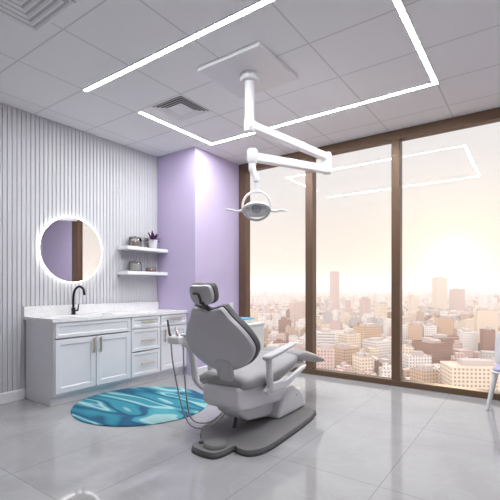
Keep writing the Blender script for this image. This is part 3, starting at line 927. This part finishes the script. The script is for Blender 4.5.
# ordinary buildings, each its own object
rb = random.Random(11)
count = 0
dist = 290.0
cols = ['white', 'white', 'white', 'cream', 'pink', 'pink', 'tan', 'brown', 'grey']
words = {'white': 'whitish', 'cream': 'cream', 'pink': 'pinkish', 'tan': 'tan', 'brown': 'brown', 'grey': 'grey', 'orange': 'ochre'}
tries = 0
while count < 255 and tries < 40000:
    tries += 1
    dist = 285 * (1000 / 285) ** (rb.random() ** .85)
    px = rb.uniform(236, 508)
    X, Y = spot(px, dist)
    w_, d_ = rb.uniform(10, 22), rb.uniform(9, 17)
    if dist > 600:
        w_ *= 1.15; d_ *= 1.15
    h_ = rb.choice((9, 11, 13, 16, 18, 22)) if dist < 600 else rb.choice((9, 11, 14, 18, 24, 34))
    if dist < 450:
        h_ = min(h_, 14)
    r_ = max(w_, d_) * .70
    if any((X - a) ** 2 + (Y - b) ** 2 < (r_ + c) ** 2 for a, b, c in PLACED):
        continue
    PLACED.append((X, Y, r_))
    pane = 'left pane' if px < 311 else 'middle pane' if px < 397 else 'right pane'
    band = 'near the window sill' if dist < 480 else 'in the middle distance' if dist < 800 else 'far off in the haze'
    c_ = rb.choice(cols)
    tall = 'low' if h_ < 15 else 'mid-height' if h_ < 30 else 'tall'
    lab = f'{words[c_]} {tall} city building {band}, {pane}'
    building('city_building', lab, X, Y, w_, d_, h_, RB + rb.uniform(-.5, .5), c_, f'{words[c_]} {tall} buildings {band}, {pane}', rb.choice((0, 1, 1, 2)), False, rb)
    count += 1

# what nobody could count: the far carpet of roofs and the tree crowns between houses
rf = random.Random(21); m = MB(); slots = ['white', 'cream', 'pink', 'tan', 'brown', 'grey']; fm = []
near = {}
for a, b, c in PLACED:
    near.setdefault((int(a // 60), int(b // 60)), []).append((a, b, c))
for i in range(20000):
    dist = 285 * (7000 / 285) ** rf.random()
    px = rf.uniform(232, 512) if rf.random() < .88 else rf.uniform(512, 900)
    X, Y = spot(px, dist)
    if Y < 260:
        continue
    g = 1 + dist / 4500
    w_, d_ = rf.uniform(6, 17) * g, rf.uniform(6, 13) * g
    h_ = rf.uniform(4, 11) if dist < 700 else rf.uniform(6, 17) if rf.random() < .955 else rf.uniform(18, 50 if dist > 1300 else 30)
    r_ = max(w_, d_) * .64; kx, ky = int(X // 60), int(Y // 60)
    if any((X - a) ** 2 + (Y - b) ** 2 < (r_ + c) ** 2 for u in (-1, 0, 1) for v_ in (-1, 0, 1) for a, b, c in near.get((kx + u, ky + v_), ())):
        continue
    near.setdefault((kx, ky), []).append((X, Y, r_ * .85))
    ang = RB + rf.uniform(-.6, .6); cc, ss = math.cos(ang), math.sin(ang)
    q = [(-w_ / 2, -d_ / 2), (w_ / 2, -d_ / 2), (w_ / 2, d_ / 2), (-w_ / 2, d_ / 2)]
    q = [(X + a * cc - b * ss, Y + a * ss + b * cc) for a, b in q]
    m.loft([[(*p, GZ + .01) for p in q], [(*p, GZ + h_) for p in q]])
    fm += [rf.choice((0, 0, 0, 1, 2, 2, 3, 4, 5))] * 6
o = m.build('distant_rooftops', F['white'])
for key in slots[1:]:
    o.data.materials.append(F[key])
for p, k in zip(o.data.polygons, fm):
    p.material_index = k
o['kind'] = 'stuff'; tag(o, 'distant carpet of pale city roofs fading into the haze', 'city')
M_tree = mat('dusty_tree_crown', (.10, .085, .045), .9, var=.4, scale=.2)
rt = random.Random(5); m = MB()
for i in range(900):
    dist = 285 * (1500 / 285) ** rt.random(); px = rt.uniform(236, 508)
    X, Y = spot(px, dist)
    kx, ky = int(X // 60), int(Y // 60)
    if any((X - a) ** 2 + (Y - b) ** 2 < (c + 5) ** 2 for u in (-1, 0, 1) for v_ in (-1, 0, 1) for a, b, c in near.get((kx + u, ky + v_), ())):
        continue
    r_ = rt.uniform(2.5, 5)
    m.lathe((X, Y, GZ), [(.4, .1), (.4, 2), (r_ * .8, 2.6), (r_, 4.5), (r_ * .75, 7), (r_ * .2, 8.2)], n=7)
o = m.build('street_trees', M_tree, smooth=True)
o['kind'] = 'stuff'; tag(o, 'dark tree crowns scattered between the city blocks', 'trees')

# haze over the city: a real scattering volume
SUN_PX, SUN_Y = 455, 268
sd = (CAM_F + CAM_R * ((SUN_PX - 250) / 398) + V((0, 0, (287 - SUN_Y) / 398))).normalized()
hm = bpy.data.materials.new('city_haze'); hm.use_nodes = True
n, l = hm.node_tree.nodes, hm.node_tree.links
n.remove(n['Principled BSDF'])
vs = n.new('ShaderNodeVolumeScatter'); vs.inputs['Density'].default_value = 1 / 3300; vs.inputs['Anisotropy'].default_value = .35
vs.inputs['Color'].default_value = (1, .95, .91, 1)
l.new(vs.outputs[0], n['Material Output'].inputs['Volume'])
o = MB().box((-9000, 70, GZ - 1), (9000, 12000, 130)).build('city_haze', hm)
o['kind'] = 'stuff'; tag(o, 'warm morning haze lying over the city outside the window', 'haze')

# ------------------------------------------------------------------ sky and sun
wd = bpy.data.worlds.new('sky'); scene.world = wd; wd.use_nodes = True
n, l = wd.node_tree.nodes, wd.node_tree.links
bg = n['Background']
tc = n.new('ShaderNodeTexCoord')
nrm = n.new('ShaderNodeVectorMath'); nrm.operation = 'NORMALIZE'; l.new(tc.outputs['Generated'], nrm.inputs[0])
sep = n.new('ShaderNodeSeparateXYZ'); l.new(nrm.outputs[0], sep.inputs[0])
rp = n.new('ShaderNodeValToRGB'); l.new(sep.outputs['Z'], rp.inputs['Fac'])
e = rp.color_ramp.elements
e[0].position = 0.0; e[0].color = (.88, .70, .56, 1)
e[1].position = 1.0; e[1].color = (2.4, 2.3, 2.3, 1)
for q, c in ((.03, (.92, .77, .66)), (.10, (.91, .82, .74)), (.22, (.86, .84, .83)), (.34, (.81, .81, .84)), (.47, (.85, .84, .84)), (.62, (1.9, 1.8, 1.8))):
    x = e.new(q); x.color = c + (1,)
dt = n.new('ShaderNodeVectorMath'); dt.operation = 'DOT_PRODUCT'; l.new(nrm.outputs[0], dt.inputs[0]); dt.inputs[1].default_value = sd
mx = n.new('ShaderNodeMath'); mx.operation = 'MAXIMUM'; l.new(dt.outputs['Value'], mx.inputs[0]); mx.inputs[1].default_value = 0
acc = rp.outputs['Color']
for pw, colr in ((900, (2.0, 1.6, 1.1)), (90, (.40, .25, .10)), (10, (.07, .03, .0))):
    p_ = n.new('ShaderNodeMath'); p_.operation = 'POWER'; l.new(mx.outputs[0], p_.inputs[0]); p_.inputs[1].default_value = pw
    s_ = n.new('ShaderNodeVectorMath'); s_.operation = 'SCALE'; s_.inputs[0].default_value = colr; l.new(p_.outputs[0], s_.inputs['Scale'])
    ad = n.new('ShaderNodeVectorMath'); ad.operation = 'ADD'; l.new(acc, ad.inputs[0]); l.new(s_.outputs[0], ad.inputs[1]); acc = ad.outputs[0]
# extra brightness added to the unseen sky behind the camera, lights the city facades
bk = n.new('ShaderNodeMapRange'); bk.inputs['From Min'].default_value = .15; bk.inputs['From Max'].default_value = -.4
bk.inputs['To Min'].default_value = 0; bk.inputs['To Max'].default_value = 1
l.new(sep.outputs['Y'], bk.inputs['Value'])
b2 = n.new('ShaderNodeVectorMath'); b2.operation = 'SCALE'; b2.inputs[0].default_value = (1.5, 1.4, 1.36); l.new(bk.outputs[0], b2.inputs['Scale'])
ad = n.new('ShaderNodeVectorMath'); ad.operation = 'ADD'; l.new(acc, ad.inputs[0]); l.new(b2.outputs[0], ad.inputs[1]); acc = ad.outputs[0]
l.new(acc, bg.inputs['Color']); bg.inputs['Strength'].default_value = .97
sl = bpy.data.lights.new('sun', 'SUN'); sl.energy = 1.6; sl.color = (1, .72, .45); sl.angle = math.radians(6)
so = bpy.data.objects.new('sun', sl); COL.objects.link(so); so.rotation_euler = sd.to_track_quat('Z', 'Y').to_euler()

# ------------------------------------------------------------------ camera and view
cd = bpy.data.cameras.new('camera'); cam = bpy.data.objects.new('camera', cd); COL.objects.link(cam)
cd.sensor_width = 36; cd.sensor_fit = 'HORIZONTAL'; cd.lens = 398 / 500 * 36
cd.shift_y = 37 / 500; cd.clip_start = .05; cd.clip_end = 30000
cam.location = (0, 0, 1.2); cam.rotation_euler = (PI / 2, 0, math.radians(35.3))
scene.camera = cam
vw = scene.view_settings
vw.view_transform = 'Standard'; vw.look = 'None'; vw.exposure = 0.0; vw.gamma = 1.0; vw.use_curve_mapping = False
cy = scene.cycles
cy.use_denoising = True
cy.max_bounces = 10; cy.diffuse_bounces = 6; cy.glossy_bounces = 5; cy.transparent_max_bounces = 16; cy.volume_bounces = 2
cy.caustics_reflective = False; cy.caustics_refractive = False
cy.sample_clamp_indirect = 6
